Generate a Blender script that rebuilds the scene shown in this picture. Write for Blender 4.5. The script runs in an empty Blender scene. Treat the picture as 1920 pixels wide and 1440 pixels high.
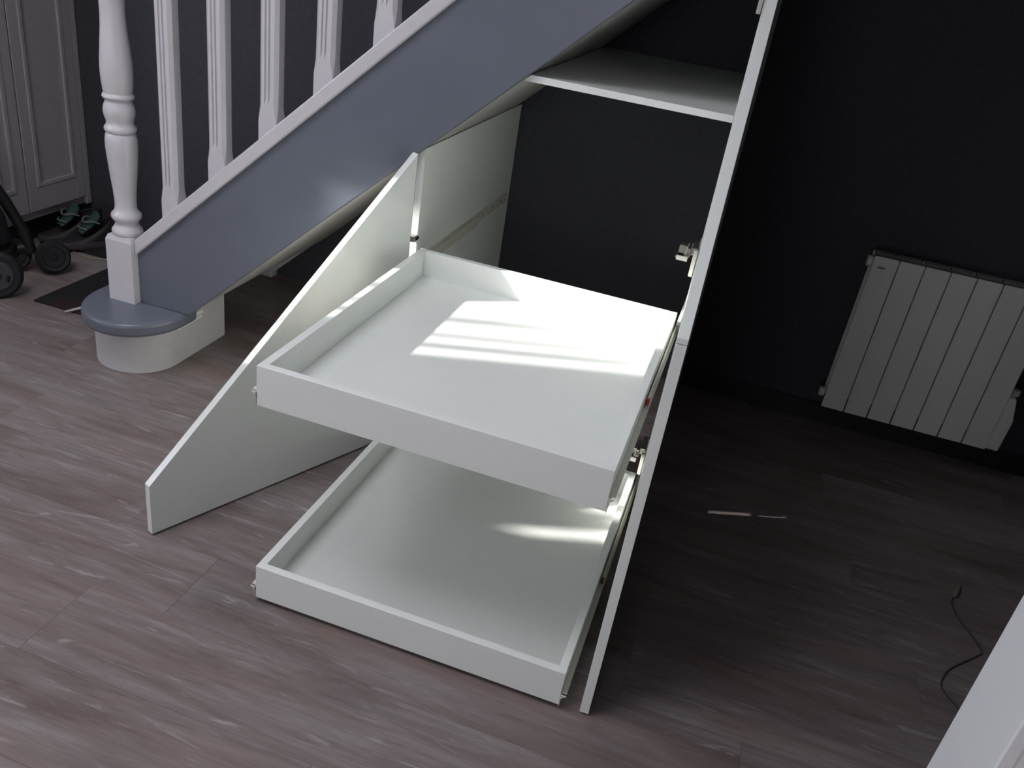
import bpy, bmesh, math, random
from mathutils import Vector, Matrix
random.seed(7)
C = bpy.context.scene.collection
PI = math.pi

# ------------------------------------------------------------------ camera
cam_d = bpy.data.cameras.new('camera'); cam = bpy.data.objects.new('camera', cam_d); C.objects.link(cam)
RW = ((0.9427889, 0.30080406, 0.14375678), (0.26518669, -0.4152905, -0.87017804), (-0.20205227, 0.85851658, -0.4713005))
m = Matrix.Identity(4)
for k in range(3):
    m[k][0] = RW[0][k]; m[k][1] = -RW[1][k]; m[k][2] = -RW[2][k]
m[0][3], m[1][3], m[2][3] = 0.79157645, -1.26139701, 1.39391654
cam.matrix_world = m
cam_d.sensor_width = 36.0; cam_d.lens = 36.0*1610.28/1920.0
cam_d.clip_start = 0.02
bpy.context.scene.camera = cam

# ------------------------------------------------------------------ sky, sun, daylight openings, exposure
w = bpy.data.worlds.new('world'); bpy.context.scene.world = w; w.use_nodes = True
bg = w.node_tree.nodes['Background']
bg.inputs[0].default_value = (0.92, 0.92, 1.0, 1); bg.inputs[1].default_value = 7.5
HYI, XC = -0.60, -1.90                     # inner face of the hall's front wall, face of the living-room side wall
W2 = (-3.05, -2.05, 0.85, 2.1); W3 = (-0.15, 0.65, 0.9, 1.75)   # unseen side and front windows, placed and sized to add fill daylight
FILL_SKYLIGHT = (-1.6, 0.15, -1.35, -0.05, 0.80)           # unseen roof light added for top-down fill: x0, x1, y0, y1, depth of its well
SUN = Vector((2.25, 0.93, -1.0)).normalized()
sun_d = bpy.data.lights.new('sun', 'SUN'); sun_d.energy = 11.0; sun_d.angle = math.radians(0.8); sun_d.color = (1.0, 0.97, 0.92)
sun = bpy.data.objects.new('sun', sun_d); C.objects.link(sun)
sun.rotation_euler = SUN.to_track_quat('-Z', 'Y').to_euler()
def portal(loc, direction, sx, sy):
    d = bpy.data.lights.new('window_portal', 'AREA'); d.shape = 'RECTANGLE'; d.size = sx; d.size_y = sy
    d.cycles.is_portal = True
    o = bpy.data.objects.new('window_portal', d); C.objects.link(o); o.location = loc
    o.rotation_euler = Vector(direction).to_track_quat('-Z', 'Y').to_euler()
portal((-2.9, HYI-0.08, 1.65), (0, 1, 0), 1.62, 1.3)
portal((XC-0.12, (W2[0]+W2[1])/2, (W2[2]+W2[3])/2), (1, 0, 0), W2[1]-W2[0], W2[3]-W2[2])
portal(((W3[0]+W3[1])/2, -3.72, (W3[2]+W3[3])/2), (0, 1, 0), W3[1]-W3[0], W3[3]-W3[2])
portal(((FILL_SKYLIGHT[0]+FILL_SKYLIGHT[1])/2, (FILL_SKYLIGHT[2]+FILL_SKYLIGHT[3])/2, 2.6+FILL_SKYLIGHT[4]+0.02), (0, 0, -1), FILL_SKYLIGHT[1]-FILL_SKYLIGHT[0], FILL_SKYLIGHT[3]-FILL_SKYLIGHT[2])
vs = bpy.context.scene.view_settings
vs.view_transform = 'Standard'; vs.look = 'None'; vs.gamma = 1.0; vs.use_curve_mapping = False
vs.exposure = 0.0

# ------------------------------------------------------------------ helpers
def newmat(name):
    mt = bpy.data.materials.new(name); mt.use_nodes = True
    return mt, mt.node_tree, mt.node_tree.nodes['Principled BSDF']
def simple(name, col, rough=0.5, metal=0.0, var=0.03, scale=30.0, bump=0.0, spec=0.5):
    mt, nt, b = newmat(name)
    tc = nt.nodes.new('ShaderNodeTexCoord'); n = nt.nodes.new('ShaderNodeTexNoise')
    n.inputs['Scale'].default_value = scale; n.inputs['Detail'].default_value = 4
    nt.links.new(tc.outputs['Object'], n.inputs['Vector'])
    r = nt.nodes.new('ShaderNodeValToRGB')
    r.color_ramp.elements[0].position = 0.3; r.color_ramp.elements[1].position = 0.7
    r.color_ramp.elements[0].color = tuple(max(0, c*(1-var)) for c in col)+(1,)
    r.color_ramp.elements[1].color = tuple(min(1, c*(1+var)) for c in col)+(1,)
    nt.links.new(n.outputs['Fac'], r.inputs['Fac']); nt.links.new(r.outputs['Color'], b.inputs['Base Color'])
    b.inputs['Roughness'].default_value = rough; b.inputs['Metallic'].default_value = metal
    b.inputs['Specular IOR Level'].default_value = spec
    if bump:
        bp = nt.nodes.new('ShaderNodeBump'); bp.inputs['Strength'].default_value = bump; bp.inputs['Distance'].default_value = 0.002
        nt.links.new(n.outputs['Fac'], bp.inputs['Height']); nt.links.new(bp.outputs['Normal'], b.inputs['Normal'])
    return mt
M = {}
M['melamine'] = simple('white_melamine', (0.82, 0.85, 0.815), 0.28, var=0.01)
M['gloss'] = simple('white_gloss_board', (0.79, 0.825, 0.79), 0.16, var=0.01)
M['paint'] = simple('white_paint', (0.62, 0.60, 0.63), 0.27, var=0.02, bump=0.05)
M['riser'] = simple('white_riser_board', (0.58, 0.57, 0.575), 0.45, var=0.03)
M['grey'] = simple('blue_grey_gloss_paint', (0.135, 0.150, 0.185), 0.30, var=0.03, scale=12, bump=0.04)
M['wall'] = simple('charcoal_wall_paint', (0.055, 0.057, 0.068), 0.75, var=0.12, scale=60, bump=0.15, spec=0.3)
M['plaster'] = simple('pale_plaster', (0.55, 0.55, 0.56), 0.8, var=0.03, scale=60)
M['ceiling'] = simple('ceiling_paint', (0.62, 0.62, 0.62), 0.9, var=0.02)
M['soffit'] = simple('warm_grey_soffit_paint', (0.42, 0.41, 0.385), 0.5, var=0.03)
M['skirt'] = simple('charcoal_skirting', (0.02, 0.021, 0.026), 0.5, var=0.1)
M['rail'] = simple('cream_enamelled_steel', (0.60, 0.59, 0.51), 0.4, var=0.04)
M['zinc'] = simple('nickel_plated_steel', (0.42, 0.40, 0.36), 0.25, metal=1.0, var=0.05, scale=80)
M['hinge_white'] = simple('hinge_cover_plastic', (0.42, 0.42, 0.38), 0.4)
M['red'] = simple('red_plastic', (0.55, 0.03, 0.02), 0.45)
M['brown'] = simple('brown_plastic', (0.16, 0.07, 0.05), 0.5)
M['screw'] = simple('dark_screw_head', (0.05, 0.04, 0.03), 0.5)
M['radiator'] = simple('radiator_enamel', (0.70, 0.69, 0.64), 0.45, var=0.02)
M['radiator_dark'] = simple('radiator_grille_grey', (0.22, 0.21, 0.20), 0.5)  # dark grey of the top grilles and badge
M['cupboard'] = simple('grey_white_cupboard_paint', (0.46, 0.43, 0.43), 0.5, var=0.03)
M['black'] = simple('black_plastic', (0.012, 0.012, 0.013), 0.45)
M['rubber'] = simple('black_rubber', (0.014, 0.013, 0.014), 0.7)
M['hub'] = simple('grey_wheel_hub', (0.05, 0.055, 0.062), 0.5)
M['cloth_black'] = simple('black_fabric', (0.011, 0.010, 0.013), 0.9, var=0.2, bump=0.2)
M['teal'] = simple('teal_shoe_lining', (0.035, 0.075, 0.070), 0.8, var=0.15)
M['lace'] = simple('pale_shoe_lace', (0.20, 0.21, 0.19), 0.8)
M['shoe'] = simple('dark_shoe_leather', (0.022, 0.018, 0.020), 0.6, var=0.2)
M['sole'] = simple('grey_shoe_sole', (0.06, 0.055, 0.055), 0.7)
M['cable'] = simple('dark_cable', (0.06, 0.052, 0.048), 0.6)
M['plug'] = simple('beige_plug', (0.22, 0.19, 0.15), 0.6)
M['wire'] = simple('pale_cord', (0.35, 0.30, 0.22), 0.6)
M['stick'] = simple('ivory_plastic', (0.50, 0.49, 0.45), 0.5)
M['jamb'] = simple('white_door_jamb_paint', (0.80, 0.82, 0.84), 0.4, var=0.01)

# weathered wood vinyl floor
def wood():
    mt, nt, b = newmat('weathered_oak_vinyl')
    L = nt.links.new; N = nt.nodes.new
    tc = N('ShaderNodeTexCoord'); oi = N('ShaderNodeObjectInfo')
    off = N('ShaderNodeVectorMath'); off.operation = 'SCALE'; off.inputs[0].default_value = (37.0, 23.0, 5.0)
    L(oi.outputs['Random'], off.inputs['Scale'])
    add = N('ShaderNodeVectorMath'); add.operation = 'ADD'
    L(tc.outputs['Object'], add.inputs[0]); L(off.outputs[0], add.inputs[1])
    def tex(sx, sy, detail, dist, rough=0.6):
        mp = N('ShaderNodeMapping'); mp.inputs['Scale'].default_value = (sx, sy, 1.0)
        L(add.outputs[0], mp.inputs['Vector'])
        n = N('ShaderNodeTexNoise'); n.inputs['Scale'].default_value = 1.0; n.inputs['Detail'].default_value = detail
        n.inputs['Roughness'].default_value = rough; n.inputs['Distortion'].default_value = dist
        L(mp.outputs[0], n.inputs['Vector']); return n
    broad = tex(1.5, 11.0, 5, 1.0); fine = tex(7.0, 85.0, 6, 0.8, 0.7); pale = tex(3.4, 22.0, 6, 2.0); warm = tex(1.3, 7.0, 4, 1.0)
    r1 = N('ShaderNodeValToRGB'); e = r1.color_ramp.elements
    e[0].position = 0.30; e[0].color = (0.158, 0.122, 0.114, 1); e[1].position = 0.70; e[1].color = (0.285, 0.258, 0.255, 1)
    k = e.new(0.5); k.color = (0.222, 0.187, 0.180, 1)
    L(broad.outputs['Fac'], r1.inputs['Fac'])
    r2 = N('ShaderNodeValToRGB'); e = r2.color_ramp.elements
    e[0].position = 0.35; e[0].color = (0.70, 0.67, 0.67, 1); e[1].position = 0.65; e[1].color = (1.1, 1.1, 1.1, 1)
    L(fine.outputs['Fac'], r2.inputs['Fac'])
    mul = N('ShaderNodeMix'); mul.data_type = 'RGBA'; mul.blend_type = 'MULTIPLY'; mul.inputs[0].default_value = 0.75
    L(r1.outputs['Color'], mul.inputs[6]); L(r2.outputs['Color'], mul.inputs[7])
    r3 = N('ShaderNodeValToRGB'); e = r3.color_ramp.elements
    e[0].position = 0.60; e[0].color = (0, 0, 0, 1); e[1].position = 0.72; e[1].color = (0.75, 0.75, 0.75, 1)
    L(pale.outputs['Fac'], r3.inputs['Fac'])
    mx = N('ShaderNodeMix'); mx.data_type = 'RGBA'
    L(r3.outputs['Color'], mx.inputs[0]); L(mul.outputs[2], mx.inputs[6]); mx.inputs[7].default_value = (0.39, 0.37, 0.37, 1)
    r4 = N('ShaderNodeValToRGB'); e = r4.color_ramp.elements
    e[0].position = 0.52; e[0].color = (0, 0, 0, 1); e[1].position = 0.72; e[1].color = (0.6, 0.6, 0.6, 1)
    L(warm.outputs['Fac'], r4.inputs['Fac'])
    mw = N('ShaderNodeMix'); mw.data_type = 'RGBA'
    L(r4.outputs['Color'], mw.inputs[0]); L(mx.outputs[2], mw.inputs[6]); mw.inputs[7].default_value = (0.225, 0.155, 0.132, 1)
    # scattered knots: pale heart in a dark ring
    mpk = N('ShaderNodeMapping'); mpk.inputs['Scale'].default_value = (1.5, 4.0, 1.0)
    L(add.outputs[0], mpk.inputs['Vector'])
    dk = N('ShaderNodeVectorMath'); dk.operation = 'ADD'; L(mpk.outputs[0], dk.inputs[0])
    sc = N('ShaderNodeVectorMath'); sc.operation = 'SCALE'; sc.inputs['Scale'].default_value = 0.12; L(fine.outputs['Color'], sc.inputs[0]); L(sc.outputs[0], dk.inputs[1])
    vo = N('ShaderNodeTexVoronoi'); vo.inputs['Scale'].default_value = 1.0; L(dk.outputs[0], vo.inputs['Vector'])
    rk = N('ShaderNodeValToRGB'); e = rk.color_ramp.elements
    e[0].position = 0.0; e[0].color = (1.6, 1.6, 1.6, 1); e[1].position = 0.20; e[1].color = (1, 1, 1, 1)
    for p_, c_ in ((0.022, 1.5), (0.045, 0.80), (0.10, 0.84)): q_ = e.new(p_); q_.color = (c_, c_, c_, 1)
    L(vo.outputs['Distance'], rk.inputs['Fac'])
    mk = N('ShaderNodeMix'); mk.data_type = 'RGBA'; mk.blend_type = 'MULTIPLY'; mk.inputs[0].default_value = 1.0
    L(mw.outputs[2], mk.inputs[6]); L(rk.outputs['Color'], mk.inputs[7])
    hv = N('ShaderNodeHueSaturation'); mr = N('ShaderNodeMapRange'); mr.inputs['To Min'].default_value = 0.93; mr.inputs['To Max'].default_value = 1.08
    L(oi.outputs['Random'], mr.inputs['Value']); L(mr.outputs[0], hv.inputs['Value']); L(mk.outputs[2], hv.inputs['Color'])
    L(hv.outputs['Color'], b.inputs['Base Color'])
    b.inputs['Roughness'].default_value = 0.46; b.inputs['Specular IOR Level'].default_value = 0.4
    bp = N('ShaderNodeBump'); bp.inputs['Strength'].default_value = 0.12; bp.inputs['Distance'].default_value = 0.001
    L(fine.outputs['Fac'], bp.inputs['Height']); L(bp.outputs['Normal'], b.inputs['Normal'])
    return mt
M['floor'] = wood()
M['underlay'] = simple('dark_subfloor', (0.05, 0.042, 0.04), 0.9)
def matmat():
    mt, nt, b = newmat('black_doormat_with_red'); L = nt.links.new; N = nt.nodes.new
    tc = N('ShaderNodeTexCoord'); n = N('ShaderNodeTexNoise'); n.inputs['Scale'].default_value = 9.0; n.inputs['Detail'].default_value = 2
    L(tc.outputs['Object'], n.inputs['Vector'])
    r = N('ShaderNodeValToRGB'); e = r.color_ramp.elements
    e[0].position = 0.55; e[0].color = (0.004, 0.0035, 0.004, 1); e[1].position = 0.66; e[1].color = (0.022, 0.004, 0.006, 1)
    L(n.outputs['Fac'], r.inputs['Fac']); L(r.outputs['Color'], b.inputs['Base Color']); b.inputs['Roughness'].default_value = 0.95
    return mt
M['doormat'] = matmat()

def add_box(bm, x0, x1, y0, y1, z0, z1):
    vs_ = [bm.verts.new((x, y, z)) for z in (z0, z1) for y in (y0, y1) for x in (x0, x1)]
    for f in ((0, 2, 3, 1), (4, 5, 7, 6), (0, 1, 5, 4), (2, 6, 7, 3), (0, 4, 6, 2), (1, 3, 7, 5)):
        bm.faces.new([vs_[i] for i in f])
    return vs_
def box(x0, x1, y0, y1, z0, z1):
    bm = bmesh.new(); add_box(bm, x0, x1, y0, y1, z0, z1); return bm
def add_prism(bm, pts, axis, a, b):
    """outline pts in the two remaining axes, extruded along axis from a to b"""
    def P(u, v, t):
        return {'x': (t, u, v), 'y': (u, t, v), 'z': (u, v, t)}[axis]
    A = [bm.verts.new(P(u, v, a)) for u, v in pts]; B = [bm.verts.new(P(u, v, b)) for u, v in pts]
    n = len(pts)
    bm.faces.new(A); bm.faces.new(B)
    for i in range(n):
        bm.faces.new((A[i], A[(i+1) % n], B[(i+1) % n], B[i]))
def prism(pts, axis, a, b):
    bm = bmesh.new(); add_prism(bm, pts, axis, a, b); return bm
def add_lathe(bm, prof, cx, cy, seg=40, cz=0.0):
    rings = []
    for r, z in prof:
        rings.append([bm.verts.new((cx+r*math.cos(2*PI*i/seg), cy+r*math.sin(2*PI*i/seg), cz+z)) for i in range(seg)])
    for a, b in zip(rings, rings[1:]):
        for i in range(seg):
            bm.faces.new((a[i], a[(i+1) % seg], b[(i+1) % seg], b[i]))
    bm.faces.new(rings[0]); bm.faces.new(rings[-1])
def add_tube(bm, pts, r, seg=10):
    pts = [Vector(p) for p in pts]; rings = []
    for i, p in enumerate(pts):
        t = (pts[min(i+1, len(pts)-1)]-pts[max(i-1, 0)]).normalized()
        u = t.cross(Vector((0, 0, 1)))
        if u.length < 1e-3: u = t.cross(Vector((1, 0, 0)))
        u.normalize(); v = t.cross(u)
        rr = r[i] if isinstance(r, (list, tuple)) else r
        rings.append([bm.verts.new(p+rr*(math.cos(2*PI*k/seg)*u+math.sin(2*PI*k/seg)*v)) for k in range(seg)])
    for a, b in zip(rings, rings[1:]):
        for k in range(seg):
            bm.faces.new((a[k], a[(k+1) % seg], b[(k+1) % seg], b[k]))
    bm.faces.new(rings[0]); bm.faces.new(rings[-1])
def smooth_path(pts, n=6):
    pts = [Vector(p) for p in pts]; out = []
    q = [pts[0]]+pts+[pts[-1]]
    for i in range(1, len(q)-2):
        for k in range(n):
            t = k/n; p0, p1, p2, p3 = q[i-1:i+3]
            out.append(0.5*((2*p1)+(p2-p0)*t+(2*p0-5*p1+4*p2-p3)*t*t+(3*p1-p0-3*p2+p3)*t**3))
    out.append(pts[-1]); return out
def obj(name, bm, mat, parent=None, bevel=0.0, smooth=False, seg=2):
    bmesh.ops.recalc_face_normals(bm, faces=bm.faces)
    me = bpy.data.meshes.new(name); bm.to_mesh(me); bm.free()
    if smooth:
        for p in me.polygons: p.use_smooth = True
        try: me.set_sharp_from_angle(angle=math.radians(40))
        except Exception: pass
    me.materials.append(mat if not isinstance(mat, str) else M[mat])
    o = bpy.data.objects.new(name, me); C.objects.link(o)
    if parent is not None: o.parent = parent
    if bevel:
        b = o.modifiers.new('bevel', 'BEVEL'); b.width = bevel; b.segments = seg; b.limit_method = 'ANGLE'; b.angle_limit = math.radians(35)
    return o
def thing(name, label, cat, loc=(0, 0, 0), group=None):
    o = bpy.data.objects.new(name, None); C.objects.link(o); o.location = loc
    o.empty_display_size = 0.1
    tag(o, label, cat, group); return o
def tag(o, label, cat, group=None):
    o['label'] = label; o['category'] = cat
    if group: o['group'] = group
    return o
def struct(name, bm, mat, **k):
    o = obj(name, bm, mat, **k); o['kind'] = 'structure'; return o

# ------------------------------------------------------------------ room shell
XL, XR, YF, YB, H = -5.2, 3.0, -3.6, 1.632, 2.6
SLOPE = 0.925
bm = box(XL-0.1, XR+0.1, HYI-0.06, YB+0.1, -0.06, -0.004); add_box(bm, XC-0.1, XR+0.1, YF-0.1, HYI-0.06, -0.06, -0.004)
floor = struct('floor', bm, 'underlay')
PW, PL_ = 0.198, 1.22
def plank_mesh(L):
    bm = bmesh.new(); g = 0.00025; b = 0.0005
    lo = [(g, g), (L-g, g), (L-g, PW-g), (g, PW-g)]; hi = [(g+b, g+b), (L-g-b, g+b), (L-g-b, PW-g-b), (g+b, PW-g-b)]
    A = [bm.verts.new((x, y, -0.004)) for x, y in lo]; B = [bm.verts.new((x, y, -b*0.35)) for x, y in lo]; D = [bm.verts.new((x, y, 0)) for x, y in hi]
    for P, Q in ((A, B), (B, D)):
        for i in range(4): bm.faces.new((P[i], P[(i+1) % 4], Q[(i+1) % 4], Q[i]))
    bm.faces.new(D)
    bmesh.ops.recalc_face_normals(bm, faces=bm.faces)
    me = bpy.data.meshes.new('plank'); bm.to_mesh(me); bm.free(); me.materials.append(M['floor']); return me
plank_cache = {}
def plank(x, y, L):
    key = round(L, 3)
    if key not in plank_cache: plank_cache[key] = plank_mesh(L)
    o = bpy.data.objects.new('plank', plank_cache[key]); o.location = (x, y, 0); C.objects.link(o); o.parent = floor
row = 0; y = -0.118 - PW*18
shifts = {}
while y < YB:
    off = (row*0.47) % 1.0*PL_
    if abs(y+0.118) < 0.01: off = (-0.147-XL) % PL_
    if abs(y-(-0.118+PW*2)) < 0.01: off = (-0.985-XL) % PL_
    x = XL-PL_+off
    while x < XR:
        x0, x1 = max(x, XL), min(x+PL_, XR)
        y0 = y
        if y < HYI-0.15: x0 = max(x0, XC-0.1)
        if x1-x0 > 0.02 and y > YF-PW: plank(x0, y0, x1-x0)
        x += PL_
    y += PW; row += 1
def wall_open(axis, a, b, u0, u1, z0, z1, op):
    """a wall slab with one rectangular opening op=(u0,u1,z0,z1)"""
    bm = bmesh.new(); ou0, ou1, oz0, oz1 = op
    for s in ((u0, ou0, z0, z1), (ou1, u1, z0, z1), (ou0, ou1, z0, oz0), (ou0, ou1, oz1, z1)):
        if s[1]-s[0] < 1e-4 or s[3]-s[2] < 1e-4: continue
        if axis == 'x': add_box(bm, a, b, s[0], s[1], s[2], s[3])
        else: add_box(bm, s[0], s[1], a, b, s[2], s[3])
    return bm
struct('wall_back', box(XL-0.1, XR+0.1, YB, YB+0.1, 0, H), 'wall')
struct('wall_left', box(XL-0.1, XL, HYI-0.06, YB, 0, H), 'plaster')
# hall front wall with the window the sun comes through: a tall light and a narrow side light with a lower sill
HX0, HX1, HZT = -3.707, -2.112, 2.24
bm = bmesh.new()
for q in ((XL, HX0, 0, H), (HX1, XC, 0, H), (HX0, HX1, HZT, H), (HX0, -2.36, 0, 1.39), (-2.36, HX1, 0, 1.19)):
    add_box(bm, q[0], q[1], HYI-0.06, HYI, q[2], q[3])
struct('wall_hall', bm, 'plaster')
wb = bmesh.new()
for xb_, ww in ((-2.262, 0.044), (-2.412, 0.024), (-2.66, 0.046)):
    add_box(wb, xb_-ww/2, xb_+ww/2, HYI-0.02, HYI-0.005, 1.19 if xb_ > -2.36 else 1.39, HZT)
struct('window_1', wb, 'paint')
# living-room side: left and front walls, each with an out-of-view window added for fill
struct('wall_side', wall_open('x', XC-0.1, XC, YF, HYI-0.06, 0, H, W2), 'plaster')
struct('wall_front', wall_open('y', YF-0.1, YF, XC-0.1, XR+0.1, 0, H, W3), 'plaster')
struct('wall_right', box(XR, XR+0.1, YF, YB, 0, H), 'plaster')
bm = bmesh.new(); a0, a1, b0, b1, dw = FILL_SKYLIGHT
for q in ((XL-0.1, a0, b1, YB+0.1), (XL-0.1, XC-0.1, HYI-0.06, b1), (a0, XR+0.1, b1, YB+0.1), (XC-0.1, a0, YF-0.1, b1), (a1, XR+0.1, YF-0.1, b1), (a0, a1, YF-0.1, b0)):
    add_box(bm, q[0], q[1], q[2], q[3], H, H+0.1)
for q in ((a0-0.05, a0, b0-0.05, b1+0.05), (a1, a1+0.05, b0-0.05, b1+0.05), (a0, a1, b0-0.05, b0), (a0, a1, b1, b1+0.05)):  # well walls of the added roof light
    add_box(bm, q[0], q[1], q[2], q[3], H+0.1, H+dw)
struct('ceiling', bm, 'ceiling')
struct('baseboard_back', prism([(YB-0.012, 0), (YB, 0), (YB, 0.07), (YB-0.008, 0.07), (YB-0.012, 0.066)], 'x', 0.735, XR), 'skirt')
def frame(name, axis, a, b, op):
    bm = bmesh.new(); u0, u1, z0, z1 = op; t = 0.05; um = (u0+u1)/2
    for q in ((u0, u0+t, z0, z1), (u1-t, u1, z0, z1), (u0+t, um-t/2, z0, z0+t), (um+t/2, u1-t, z0, z0+t), (um-t/2, um+t/2, z0, z1), (u0+t, um-t/2, z1-t, z1), (um+t/2, u1-t, z1-t, z1)):
        if axis == 'x': add_box(bm, a, b, *q)
        else: add_box(bm, q[0], q[1], a, b, q[2], q[3])
    struct(name, bm, 'paint')
frame('fill_window_2', 'x', XC-0.07, XC-0.03, W2)  # frames of the two added fill windows, out of view
frame('fill_window_3', 'y', YF-0.07, YF-0.03, W3)
# partition end with white door jamb, close to the camera on the right
struct('wall_partition', box(1.215, XR, -0.478, -0.372, 0, H), 'plaster')
struct('trim_1', prism([(1.2, -0.491), (1.216, -0.491), (1.216, -0.36), (1.2, -0.36)], 'z', 0, 2.1), 'jamb', bevel=0.002)
struct('trim_2', box(1.2161, 1.33, -0.489, -0.4785, 0, 2.1), 'jamb', bevel=0.002)

# ------------------------------------------------------------------ staircase
st = thing('staircase', 'staircase with blue-grey side string, white turned newel, white fluted balusters and rounded grey first tread', 'staircase', (0, 0, 0))
def zl(x): return 0.868+SLOPE*x          # underside line of the outer string
XE = 1.55
YS0, YS1 = 0.772, 0.802
bm = prism([(-0.90, 0.2025), (-0.7195, 0.2025), (XE, zl(XE)), (XE, zl(XE)+0.318), (-0.90, 0.352)], 'y', YS0, YS1)
o = obj('outer_string', bm, 'grey', st, bevel=0.0025); o['label'] = 'blue-grey side board of the stairs'
bm = prism([(-0.955, 0.0), (-0.93, 0.0), (-0.93, 0.02), (XE, zl(XE)+0.01), (XE, zl(XE)+0.33), (-1.06, 0.40), (-1.06, 0.0)], 'y', 1.590, 1.630)
obj('wall_string', bm, 'paint', st, bevel=0.003)
# soffit boards closing the underside
bm = prism([(-0.70, zl(-0.70)+0.002), (XE, zl(XE)+0.002), (XE, zl(XE)+0.014), (-0.70, zl(-0.70)+0.014)], 'y', YS1+0.001, 1.589)
obj('soffit_panel', bm, 'soffit', st)
# cap rail
CAPY0, CAPY1 = 0.759, 0.827
def zc(x): return 1.183+SLOPE*x
bm = prism([(-0.889, zc(-0.889)-0.003), (XE, zc(XE)-0.003), (XE, zc(XE)+0.044), (-0.889, zc(-0.889)+0.044)], 'y', CAPY0, CAPY1)
obj('cap_rail', bm, 'paint', st, bevel=0.004)
# newel post
NX, NY, TZ = -0.934, 0.79, 0.202
bm = bmesh.new()
hb = 0.0445
for (z0, h0), (z1, h1) in (((TZ, hb), (0.395, hb)), ((0.395, hb), (0.409, 0.039))):
    A = [bm.verts.new((NX+sx*h0, NY+sy*h0, z0)) for sx, sy in ((-1, -1), (1, -1), (1, 1), (-1, 1))]
    B = [bm.verts.new((NX+sx*h1, NY+sy*h1, z1)) for sx, sy in ((-1, -1), (1, -1), (1, 1), (-1, 1))]
    for i in range(4): bm.faces.new((A[i], A[(i+1) % 4], B[(i+1) % 4], B[i]))
    bm.faces.new(A); bm.faces.new(B)
prof = [(0.036, 0.405), (0.0425, 0.411), (0.0435, 0.418), (0.0425, 0.425), (0.036, 0.433), (0.0325, 0.443), (0.034, 0.449), (0.041, 0.457), (0.0432, 0.465), (0.041, 0.473),
        (0.034, 0.480), (0.0305, 0.490), (0.0300, 0.510), (0.0325, 0.545), (0.0372, 0.589), (0.0407, 0.628), (0.0436, 0.668), (0.0432, 0.690), (0.0405, 0.705), (0.036, 0.711),
        (0.0415, 0.713), (0.0435, 0.719), (0.0425, 0.725), (0.038, 0.729), (0.036, 0.737), (0.0365, 0.742), (0.041, 0.756), (0.0427, 0.770), (0.0405, 0.783), (0.036, 0.794), (0.0350, 0.799),
        (0.040, 0.802), (0.0428, 0.808), (0.041, 0.814), (0.0375, 0.818), (0.039, 0.824), (0.0415, 0.850), (0.0425, 0.880), (0.0415, 0.905), (0.0378, 0.945), (0.0338, 0.985), (0.0318, 1.020), (0.0322, 1.060), (0.0365, 1.085), (0.0435, 1.10)]
add_lathe(bm, prof, NX, NY, 48)
add_box(bm, NX-hb, NX+hb, NY-hb, NY+hb, 1.10, 1.34)
obj('newel_post', bm, 'paint', st, smooth=True)
# fluted balusters
def baluster(x, ycen):
    zb = zc(x-0.027)-0.01; hw, hd = 0.0268, 0.0220
    zblk = zc(x)+0.076; ztop = zblk+0.66
    # ring points around the square, fluted on front and back
    def ring(z, ch, gd, s=1.0):
        pts = []
        W, D = hw*s, hd*s
        half = [(-W, -D+ch), (-W+ch, -D)]
        for g in (-0.0075, 0.0035):
            half += [(g-0.0026, -D), (g-0.0008, -D+gd), (g+0.0008, -D+gd), (g+0.0026, -D)]
        half += [(W-ch, -D), (W, -D+ch)]
        pts = half+[(-a, -b) for a, b in half]
        return [bm.verts.new((x+a, ycen+b, z)) for a, b in pts]
    bm = bmesh.new()
    zs = [(zb, 0.0008, 0.0), (zblk, 0.0008, 0.0), (zblk+0.035, 0.0085, 0.0), (zblk+0.040, 0.0088, 0.0), (zblk+0.055, 0.009, 0.0050), (ztop-0.055, 0.009, 0.0050), (ztop-0.040, 0.0088, 0.0), (ztop-0.035, 0.0085, 0), (ztop, 0.0008, 0.0), (ztop+0.10, 0.0008, 0.0)]
    R = [ring(*q) for q in zs]
    n = len(R[0])
    for a, b in zip(R, R[1:]):
        for i in range(n): bm.faces.new((a[i], a[(i+1) % n], b[(i+1) % n], b[i]))
    bm.faces.new(R[0]); bm.faces.new(R[-1])
    return obj('baluster', bm, 'paint', st)
for k in range(9): baluster(-0.770+0.157*k, 0.795)
bm = prism([(-0.889, zc(-0.889)+0.83), (0.75, zc(0.75)+0.83), (0.75, zc(0.75)+0.89), (-0.889, zc(-0.889)+0.89)], 'y', 0.765, 0.825)
obj('handrail', bm, 'paint', st, bevel=0.012, seg=3)
# first step: rounded riser block and D-ended tread
def arc(cx, cy, r, a0, a1, n): return [(cx+r*math.cos(math.radians(a0+(a1-a0)*i/n)), cy+r*math.sin(math.radians(a0+(a1-a0)*i/n))) for i in range(n+1)]
def ell(cx, cy, ra, rb, a0, a1, n): return [(cx+ra*math.cos(math.radians(a0+(a1-a0)*i/n)), cy+rb*math.sin(math.radians(a0+(a1-a0)*i/n))) for i in range(n+1)]
out = [(-1.050, 1.588)]+ell(-0.92, 0.795, 0.13, 0.125, 180, 360, 32)+[(-0.790, 1.06), (-0.808, 1.06)]+ell(-0.92, 0.795, 0.112, 0.107, 360, 180, 32)+[(-1.032, 1.588)]
blk = obj('riser_block', prism(out, 'z', 0, 0.157), 'riser', st, bevel=0.001, smooth=True)
out = [(-1.054, 1.588)]+ell(-0.894, 0.777, 0.160, 0.176, 180, 360, 44)+[(-0.734, 0.84), (-0.80, 0.84), (-0.80, 1.588)]
tr = obj('tread', prism(out, 'z', 0.157, TZ), 'grey', st, bevel=0.013, smooth=True, seg=4); tr['label'] = 'blue-grey rounded first tread'
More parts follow.
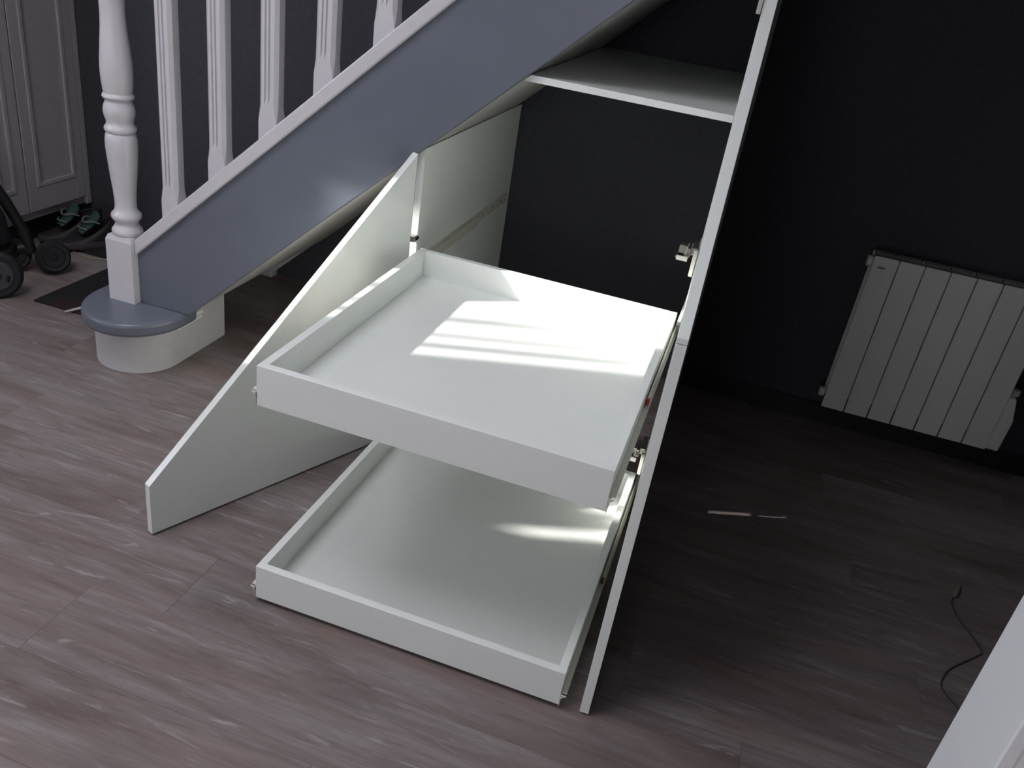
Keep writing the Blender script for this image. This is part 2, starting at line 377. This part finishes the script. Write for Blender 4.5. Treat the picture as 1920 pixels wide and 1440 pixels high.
bm = bmesh.new(); add_box(bm, -0.7895, -0.781, 0.800, 0.925, 0.122, 0.131); add_box(bm, -0.7895, -0.784, 0.845, 0.935, 0.131, 0.147)
obj('wood_strip', bm, 'melamine', st, bevel=0.001)
bm = box(-0.7893, -0.786, 0.795, 0.842, 0.131, 0.152)
obj('notch', bm, 'black', st)
for k in range(1, 9):
    xr = -1.05+k*0.2162
    obj('riser', box(xr, xr+0.016, YS1+0.001, 1.588, TZ+0.2*(k-1)+0.001, TZ+0.2*k-0.031), 'paint', st)
    obj('tread', box(xr-0.025, xr+0.2162+0.014, YS1+0.001, 1.588, TZ+0.2*k-0.030, TZ+0.2*k), 'grey', st, bevel=0.006)

# ------------------------------------------------------------------ under-stair cupboard
YC = 0.791
cb = thing('under_stair_cupboard', 'white under-stair cupboard, doors swung open and two drawers pulled out', 'cupboard', (0.35, 1.2, 0))
CBO = Vector((0.35, 1.2, 0))
def part(name, bm, mat, parent=None, **k):
    """part of the cupboard given in world coordinates"""
    bmesh.ops.translate(bm, verts=bm.verts, vec=-CBO)
    o = obj(name, bm, mat, cb if parent is None else parent, **k)
    return o
def zs_(x): return zl(x)-0.001
for x0, x1 in ((-0.032, -0.013), (0.713, 0.732)):
    part('side_panel', prism([(x0, 0.001), (x1, 0.001), (x1, zs_(x1)), (x0, zs_(x0))], 'y', YC, 1.630), 'melamine', bevel=0.0006)
xs0 = (1.065-0.868)/SLOPE
part('shelf', prism([(xs0+0.003, 1.065), (0.7125, 1.065), (0.7125, 1.081), (xs0+0.020, 1.081)], 'y', YC, 1.630), 'melamine', bevel=0.0006)
# drawer rails fixed to the side panels, with their sliding middle member
def rail(xa, sgn, zz):
    bm = bmesh.new()
    x1 = xa+sgn*0.005
    add_box(bm, min(xa, x1), max(xa, x1), YC+0.004, 1.585, zz-0.010, zz+0.012)
    lx = xa+sgn*0.0085
    add_box(bm, min(xa, lx), max(xa, lx), YC+0.004, 1.585, zz-0.0125, zz-0.010)
    add_box(bm, min(xa, lx), max(xa, lx), YC+0.004, 1.585, zz+0.010, zz+0.0125)
    r = part('rail', bm, 'rail')
    for yy in (1.52, 1.44, 1.33): part('screw', box(min(x1, x1+sgn*0.001), max(x1, x1+sgn*0.001), yy-0.003, yy+0.003, zz-0.003, zz+0.003), 'screw', r)
    bm = bmesh.new()
    xm0, xm1 = xa+sgn*0.0053, xa+sgn*0.0100
    add_box(bm, min(xm0, xm1), max(xm0, xm1), 0.372, 1.29, zz-0.0225, zz+0.0085)
    s = part('slide', bm, 'rail', r)
    bm = bmesh.new()
    add_box(bm, min(xm0, xm1)-0.0010, max(xm0, xm1)+0.0010, 0.362, 0.3715, zz-0.004, zz+0.0095)
    cl = part('end_stop', bm, 'red' if zz > 0.3 else 'brown', r); cl['label'] = 'red plastic rail stop' if zz > 0.3 else 'brown plastic rail stop'
for (xa, sgn) in ((-0.013, 1), (0.713, -1)):
    for zz in (0.545, 0.050): rail(xa, sgn, zz)
# pull-out drawers
def drawer(z0, lab):
    zf = z0+0.010; zt = z0+0.087; t = 0.0172
    d = part('drawer', box(t*0.5, 0.7-t*0.5, t*0.5, 0.795-t*0.5, z0+0.002, zf+0.006), 'melamine'); d['label'] = lab
    part('drawer_front', box(0, 0.7, 0, t, z0, zt), 'melamine', d, bevel=0.0007)
    part('drawer_back', box(t+0.0002, 0.7-t-0.0002, 0.795-t, 0.795, z0, zt), 'melamine', d, bevel=0.0007)
    part('drawer_side', box(0, t, t+0.0002, 0.795, z0, zt), 'melamine', d, bevel=0.0007)
    part('drawer_side', box(0.7-t, 0.7, t+0.0002, 0.795, z0, zt), 'melamine', d, bevel=0.0007)
    for s, xe in ((-1, 0.0), (1, 0.7)):
        bm = bmesh.new()
        a, b = xe+s*0.0004, xe+s*0.0016
        add_box(bm, min(a, b), max(a, b), -0.001, 0.80, z0-0.001, z0+0.030)
        c = xe+s*0.0115
        add_box(bm, min(a, c), max(a, c), 0.004, 0.80, z0+0.030, z0+0.0315)
        add_prism(bm, [(a, z0+0.020), (c, z0+0.030), (a, z0+0.030)], 'y', -0.003, 0.000)
        part('runner', bm, 'rail', d)
    return d
drawer(0.504, 'upper pull-out drawer, sunlit inside')
drawer(0.012, 'lower pull-out drawer just above the floor')
# doors
def door(hinge, free, outline, lab, thick=0.019):
    """outline: (distance from hinge, height) pairs; slab centred on the hinge-free line"""
    h = Vector((hinge[0], hinge[1], 0)); f = Vector((free[0], free[1], 0)); u = (f-h).normalized(); n = Vector((-u.y, u.x, 0))
    bm = bmesh.new()
    A = [bm.verts.new(h+u*s+Vector((0, 0, z))+n*thick/2) for s, z in outline]
    B = [bm.verts.new(h+u*s+Vector((0, 0, z))-n*thick/2) for s, z in outline]
    bm.faces.new(A); bm.faces.new(B); k = len(A)
    for i in range(k): bm.faces.new((A[i], A[(i+1) % k], B[(i+1) % k], B[i]))
    d = part('door', bm, 'gloss', bevel=0.0008); d['label'] = lab
    return d, h, u, n
def hinge(d, xp, sgn, ydoor, z):
    """concealed hinge: plate on the side panel, arm and cup towards the open door"""
    bm = bmesh.new()
    def bx(x0, x1, y0, y1, z0, z1):
        a, b = xp+sgn*x0, xp+sgn*x1
        add_box(bm, min(a, b), max(a, b), y0, y1, z0, z1)
    bx(0.0, 0.004, YC+0.012, YC+0.055, z-0.028, z+0.028)
    bx(0.004, 0.018, YC-0.012, YC+0.062, z-0.009, z+0.009)
    bx(0.0175, 0.030, YC-0.026, YC+0.030, z-0.012, z+0.010)
    bx(0.032, 0.050, YC-0.040, YC+0.005, z-0.014, z-0.008)
    bx(0.026, 0.046, YC-0.030, YC+0.002, z-0.004, z+0.016)
    o = part('hinge', bm, 'zinc', d, bevel=0.0015)
    bm = bmesh.new()
    a, b = xp+sgn*0.020, xp+sgn*0.047
    add_box(bm, min(a, b), max(a, b), YC-0.047, YC-0.040, z-0.017, z-0.006)
    a, b = xp+sgn*0.000, xp+sgn*0.009
    add_box(bm, min(a, b), max(a, b), YC-0.050, YC-0.040, z-0.050, z+0.016)
    part('hinge', bm, 'hinge_white', d, bevel=0.0015)
# left door: sloping top, low end towards the camera
hl = (-0.0307, 0.7697); fl = (-0.3345, 0.0815)
wl = math.hypot(hl[0]-fl[0], hl[1]-fl[1])
dl, h_, u_, n_ = door(hl, fl, [(0, 0.006), (wl, 0.006), (wl, 0.143), (0.0, 0.845)], 'left sloping-topped door swung open')
for z in (0.618, 0.11):
    bm = bmesh.new()
    add_box(bm, -0.0345, -0.0125, YC-0.0225, YC-0.0008, z-0.0075, z+0.0075)
    add_box(bm, -0.0125, -0.0095, YC-0.0225, YC+0.004, z-0.0045, z+0.0045)
    part('hinge', bm, 'zinc', dl, bevel=0.001)
# right doors, seen edge on
hr = (0.7300, 0.772); fr = (0.7535, 0.0085)
wr = math.hypot(hr[0]-fr[0], hr[1]-fr[1])
dr, *_ = door(hr, fr, [(0, 0.005), (wr, 0.005), (wr, 0.8465), (0, 0.8465)], 'lower right door, swung open edge on')
for z in (0.758, 0.180): hinge(dr, 0.713, -1, 0.772, z)
du, *_ = door(hr, fr, [(0, 0.8478), (wr, 0.8478), (wr, 0.858), (0, 1.535)], 'upper triangular right door, swung open edge on')
hinge(du, 0.713, -1, 0.772, 1.345)

# ------------------------------------------------------------------ radiator
RX, RP, RY0, RZ0, RZ1 = 1.199, 0.0740, 1.459, 0.137, 0.666
rad = thing('radiator', 'white flat-fronted panel radiator hung on the dark wall', 'radiator', (1.46, 1.50, 0.137))
RO = Vector((1.46, 1.50, 0.137))
def rpart(name, bm, mat, parent=None, **k):
    bmesh.ops.translate(bm, verts=bm.verts, vec=-RO)
    return obj(name, bm, mat, rad if parent is None else parent, **k)
for k in range(7):
    x0 = RX+k*RP+0.0019; x1 = x0+RP-0.0038
    bm = bmesh.new()
    add_box(bm, x0, x1, RY0, RY0+0.004, RZ0, RZ1)
    add_box(bm, x0+0.030, x1-0.030, RY0+0.004, RY0+0.088, RZ0+0.02, RZ1-0.012)
    add_box(bm, x0+0.004, x1-0.004, RY0+0.042, RY0+0.046, RZ0+0.03, RZ1-0.012)
    add_box(bm, x0+0.002, x1-0.002, RY0+0.084, RY0+0.088, RZ0+0.02, RZ1-0.006)
    e = rpart('radiator_element', bm, 'radiator', bevel=0.0008)
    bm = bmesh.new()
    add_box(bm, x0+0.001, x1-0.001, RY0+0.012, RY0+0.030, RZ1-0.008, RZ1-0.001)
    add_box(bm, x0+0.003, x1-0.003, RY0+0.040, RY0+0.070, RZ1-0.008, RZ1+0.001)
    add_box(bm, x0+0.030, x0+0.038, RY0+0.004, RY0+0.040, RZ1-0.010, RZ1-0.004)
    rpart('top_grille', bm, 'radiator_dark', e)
bm = bmesh.new(); add_tube(bm, [(RX-0.014, 1.50, RZ0+0.035), (RX+0.002, 1.50, RZ0+0.035)], 0.016, 16); rpart('end_plug', bm, 'radiator', smooth=True)
bm = bmesh.new(); add_tube(bm, [(RX-0.012, 1.50, RZ1-0.03), (RX+0.002, 1.50, RZ1-0.03)], 0.018, 16); rpart('end_plug', bm, 'radiator', smooth=True)
xr_ = RX+7*RP
bm = prism([(xr_-0.001, 0.140), (xr_+0.036, 0.140), (xr_+0.040, 0.250), (xr_+0.022, 0.324), (xr_-0.001, 0.324)], 'y', RY0+0.002, RY0+0.08)
rpart('control_box', bm, 'radiator', bevel=0.003)
bm = bmesh.new(); add_lathe(bm, [(0.013, 0.0), (0.0145, 0.004), (0.0145, 0.016), (0.011, 0.020)], xr_+0.022, RY0+0.045, 20, 0.322); rpart('knob', bm, 'radiator', smooth=True)
bm = box(RX+0.018, RX+0.040, RY0-0.001, RY0+0.0005, RZ1-0.036, RZ1-0.030); bd = rpart('badge', bm, 'radiator_dark')
for xb in (RX+1.5*RP, RX+5.5*RP):
    for zb_ in (RZ1-0.085, RZ0+0.075): rpart('wall_bracket', box(xb-0.012, xb+0.012, RY0+0.085, YB-0.0005, zb_-0.015, zb_+0.015), 'radiator')

# ------------------------------------------------------------------ loose cable on the floor, right
cab = thing('cable', 'thin dark cable with a pale plug lying on the floor near the white jamb', 'cable', (1.58, 0.7, 0))
CO = Vector((1.58, 0.7, 0))
pts = [(1.580, 0.800, 0.004), (1.573, 0.770, 0.003), (1.583, 0.715, 0.003), (1.606, 0.660, 0.003), (1.622, 0.612, 0.003), (1.604, 0.585, 0.003), (1.566, 0.545, 0.003), (1.528, 0.500, 0.003), (1.507, 0.448, 0.003), (1.512, 0.420, 0.003), (1.535, 0.385, 0.003), (1.56, 0.33, 0.003), (1.58, 0.20, 0.003)]
bm = bmesh.new(); add_tube(bm, [Vector(p)-CO for p in smooth_path(pts, 5)], 0.0019, 8); obj('cord', bm, 'cable', cab, smooth=True)
bm = bmesh.new(); add_tube(bm, [Vector(p)-CO for p in ((1.579, 0.797, 0.006), (1.584, 0.806, 0.0075), (1.592, 0.830, 0.0085), (1.600, 0.852, 0.007), (1.603, 0.860, 0.006))], [0.003, 0.006, 0.0082, 0.0062, 0.003], 10); obj('plug', bm, 'plug', cab, smooth=True)

# ------------------------------------------------------------------ hallway end, left
# tall panelled cupboard: its doors face the stairs
hc = thing('hall_cupboard', 'tall white panelled cupboard in the dark hall corner behind the newel post', 'cupboard', (-2.05, 1.30, 0))
HO = Vector((-2.05, 1.30, 0))
def hpart(name, bm, mat, parent=None, **k):
    bmesh.ops.translate(bm, verts=bm.verts, vec=-HO)
    return obj(name, bm, mat, hc if parent is None else parent, **k)
HXF = -1.81; HY0, HY1 = 1.11, 1.630
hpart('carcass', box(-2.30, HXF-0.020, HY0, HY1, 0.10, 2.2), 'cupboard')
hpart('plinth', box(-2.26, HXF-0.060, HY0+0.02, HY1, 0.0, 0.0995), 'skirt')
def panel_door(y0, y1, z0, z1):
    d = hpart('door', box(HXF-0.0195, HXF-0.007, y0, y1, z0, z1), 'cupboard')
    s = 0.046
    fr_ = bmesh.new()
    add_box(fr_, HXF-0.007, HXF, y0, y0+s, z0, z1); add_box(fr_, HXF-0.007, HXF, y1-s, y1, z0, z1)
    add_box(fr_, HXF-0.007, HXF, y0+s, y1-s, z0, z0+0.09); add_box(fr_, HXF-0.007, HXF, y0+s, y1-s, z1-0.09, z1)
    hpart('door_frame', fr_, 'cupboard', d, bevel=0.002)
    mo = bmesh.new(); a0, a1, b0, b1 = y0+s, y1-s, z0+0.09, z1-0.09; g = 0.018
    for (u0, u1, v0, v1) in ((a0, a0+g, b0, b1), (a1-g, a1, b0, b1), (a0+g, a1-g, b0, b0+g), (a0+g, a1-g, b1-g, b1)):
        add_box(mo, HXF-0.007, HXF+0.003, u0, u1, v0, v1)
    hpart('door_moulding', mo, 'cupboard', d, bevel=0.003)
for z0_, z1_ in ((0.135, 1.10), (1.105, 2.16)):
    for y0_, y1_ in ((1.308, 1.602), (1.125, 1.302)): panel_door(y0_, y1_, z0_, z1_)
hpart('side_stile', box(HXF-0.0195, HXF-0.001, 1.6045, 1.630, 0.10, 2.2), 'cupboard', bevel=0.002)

dm = obj('doormat', box(-1.452, -1.065, 0.917, 1.55, 0.0005, 0.007), 'doormat', bevel=0.002)
tag(dm, 'black doormat with dark red pattern at the foot of the stairs', 'doormat')
bm = bmesh.new(); add_tube(bm, [(-1.300, 0.893, 0.011), (-1.285, 0.925, 0.012), (-1.245, 1.02, 0.0125), (-1.20, 1.13, 0.0125)], [0.0032, 0.0050, 0.0068, 0.0072], 10)
tag(obj('stick', bm, 'stick', smooth=True), 'thin ivory stick lying across the black doormat', 'stick')
bm = bmesh.new(); add_tube(bm, smooth_path([(-1.66, 1.340, 0.003), (-1.630, 1.335, 0.003), (-1.585, 1.330, 0.003), (-1.535, 1.345, 0.003), (-1.44, 1.40, 0.0035)], 5), 0.0026, 8)
tag(obj('cord', bm, 'wire', smooth=True), 'short pale cord curled on the floor behind the newel post', 'cord')
st_ = obj('shoe_tray', box(-1.79, -1.46, 1.36, 1.585, 0.0005, 0.012), 'cloth_black', bevel=0.004)
tag(st_, 'low black tray under the trainers in the hall corner', 'tray')

# trainers
def shoe(cx, cy, rot, label):
    s = thing('trainer', label, 'shoe', (cx, cy, 0.0125), 'pair of trainers')
    s.rotation_euler = (0, 0, rot)
    # outline: toe at -y
    def outl(k):
        pts = []
        for i in range(24):
            a = 2*PI*i/24; yy = math.sin(a)*0.135; xx = math.cos(a)*0.046*(1.0-0.14*math.sin(a)) + 0.006*math.cos(2*a)
            pts.append((xx*k, yy*k))
        return pts
    bm = bmesh.new(); rings = []
    for z, k in ((0, 0.96), (0.006, 1.0), (0.022, 1.0), (0.026, 0.97)):
        rings.append([bm.verts.new((x, y, z)) for x, y in outl(k)])
    for a, b in zip(rings, rings[1:]):
        for i in range(24): bm.faces.new((a[i], a[(i+1) % 24], b[(i+1) % 24], b[i]))
    bm.faces.new(rings[0]); bm.faces.new(rings[-1]); obj('sole', bm, 'sole', s, smooth=True)
    # upper: rises from the toe to an open ankle collar
    bm = bmesh.new(); rings = []
    base = outl(0.95)
    for t in (0.0, 0.25, 0.5, 0.75, 1.0):
        ring = []
        for x, y in base:
            f = (y+0.135)/0.27
            top = 0.040+0.062*min(1, max(0, (f-0.18)/0.45))
            xx = x*(1-0.42*t*t); yy = y*(1-0.30*t) + 0.034*t
            ring.append(bm.verts.new((xx, yy, 0.025+(top-0.025)*math.sin(t*PI/2))))
        rings.append(ring)
    inner = [bm.verts.new((v.co.x*0.84, (v.co.y-0.034)*0.88+0.034, v.co.z-0.002)) for v in rings[-1]]
    deep = [bm.verts.new((v.co.x*0.80, (v.co.y-0.034)*0.85+0.034, 0.032)) for v in rings[-1]]
    rings += [inner, deep]
    for a, b in zip(rings, rings[1:]):
        for i in range(24): bm.faces.new((a[i], a[(i+1) % 24], b[(i+1) % 24], b[i]))
    bm.faces.new(rings[-1]); obj('upper', bm, 'shoe', s, smooth=True)
    # tongue standing up from the vamp
    bm = bmesh.new(); R = []
    for yy, zz, ww in ((-0.055, 0.066, 0.022), (-0.030, 0.088, 0.027), (-0.006, 0.112, 0.030), (0.008, 0.132, 0.028), (0.012, 0.140, 0.018)):
        R.append([bm.verts.new((x, yy+dy+abs(x)*0.3, zz-abs(x)*0.35)) for dy in (-0.004, 0.004) for x in (-ww, -ww*0.4, ww*0.4, ww)])
    order = (0, 1, 2, 3, 7, 6, 5, 4)
    for a, b in zip(R, R[1:]):
        for i in range(8): bm.faces.new((a[order[i]], a[order[(i+1) % 8]], b[order[(i+1) % 8]], b[order[i]]))
    bm.faces.new([R[0][i] for i in order]); bm.faces.new([R[-1][i] for i in order])
    t = obj('tongue', bm, 'teal', s, smooth=True); t['label'] = 'teal tongue'
    bm = bmesh.new()
    add_tube(bm, smooth_path([(-0.040, 0.012, 0.098), (-0.034, -0.014, 0.108), (-0.020, -0.030, 0.104), (0.0, -0.036, 0.100), (0.020, -0.030, 0.104), (0.034, -0.014, 0.108), (0.040, 0.012, 0.098)], 4), 0.0032, 6)
    add_tube(bm, smooth_path([(-0.033, -0.035, 0.076), (0.0, -0.056, 0.080), (0.033, -0.035, 0.076)], 4), 0.0028, 6)
    l = obj('lace', bm, 'lace', s, smooth=True); l['label'] = 'pale lace'
shoe(-1.755, 1.452, -0.40, 'dark trainer with teal tongue, the one further left by the hall cupboard')
shoe(-1.640, 1.435, -0.50, 'dark trainer with teal tongue, the one nearer the newel post')

# pushchair, mostly outside the left edge
pc = thing('pushchair', 'black folded pushchair at the left edge beside the hall cupboard', 'pushchair', (-1.7, 0.95, 0))
PO = Vector((-1.7, 0.95, 0))
def wheel(c, ax, r, wdt, dark=False):
    ax = Vector(ax).normalized(); q = Vector((0, 0, 1)).rotation_difference(ax).to_matrix().to_4x4()
    T = Matrix.Translation(Vector(c)-PO) @ q
    bm = bmesh.new()
    R = [(r*0.70, -wdt*0.45), (r*0.86, -wdt*0.5), (r*0.97, -wdt*0.32), (r, 0), (r*0.97, wdt*0.32), (r*0.86, wdt*0.5), (r*0.70, wdt*0.45)]
    add_lathe(bm, R, 0, 0, 32)
    bmesh.ops.transform(bm, matrix=T, verts=bm.verts); t = obj('wheel', bm, 'rubber', pc, smooth=True)
    bm = bmesh.new(); add_lathe(bm, [(r*0.66, -wdt*0.50), (r*0.66, wdt*0.42), (r*0.60, wdt*0.54), (r*0.22, wdt*0.50), (r*0.16, wdt*0.62)], 0, 0, 28)
    bmesh.ops.transform(bm, matrix=T, verts=bm.verts); obj('hub', bm, 'black' if dark else 'hub', t, smooth=True)
    if not dark:
        for k in range(3):
            bm = bmesh.new()
            a = 2*PI*k/3+0.5; cx, cy = 0.43*r*math.cos(a), 0.43*r*math.sin(a)
            add_tube(bm, [(cx-0.012*math.sin(a), cy+0.012*math.cos(a), wdt*0.52), (cx+0.012*math.sin(a), cy-0.012*math.cos(a), wdt*0.52)], 0.006, 8)
            bmesh.ops.transform(bm, matrix=T, verts=bm.verts); obj('spoke_hole', bm, 'black', t)
wheel((-1.560, 0.880, 0.0845), (0.70, -0.72, 0.05), 0.084, 0.036)
wheel((-1.575, 1.150, 0.0625), (0.75, -0.55, 0.30), 0.060, 0.040, True)
wheel((-1.690, 1.085, 0.0625), (0.75, -0.55, 0.25), 0.060, 0.040, True)
bm = bmesh.new()
def T_(*p): return [Vector(q)-PO for q in p]
add_tube(bm, T_((-1.64, 1.12, 0.07), (-1.66, 1.12, 0.14), (-1.70, 1.09, 0.26), (-1.76, 0.98, 0.52), (-1.84, 0.84, 0.95)), 0.020, 12)
add_tube(bm, T_((-1.60, 0.91, 0.075), (-1.64, 0.95, 0.16), (-1.70, 0.98, 0.30), (-1.76, 0.98, 0.50)), 0.017, 12)
add_tube(bm, T_((-1.60, 0.91, 0.075), (-1.68, 1.08, 0.10)), 0.015, 12)
add_tube(bm, T_((-1.65, 1.13, 0.085), (-1.69, 1.085, 0.085)), 0.022, 12)
obj('frame', bm, 'black', pc, smooth=True)
bm = bmesh.new(); R = []
for z, x, y_, a, b in ((0.13, -1.72, 1.03, 0.07, 0.05), (0.22, -1.75, 1.02, 0.09, 0.07), (0.35, -1.79, 0.97, 0.09, 0.08), (0.55, -1.83, 0.90, 0.09, 0.09), (0.80, -1.88, 0.82, 0.08, 0.07)):
    R.append([bm.verts.new(Vector((x+a*math.cos(2*PI*i/16), y_+b*math.sin(2*PI*i/16), z))-PO) for i in range(16)])
for a, b in zip(R, R[1:]):
    for i in range(16): bm.faces.new((a[i], a[(i+1) % 16], b[(i+1) % 16], b[i]))
bm.faces.new(R[0]); bm.faces.new(R[-1])
obj('folded_seat', bm, 'cloth_black', pc, smooth=True)
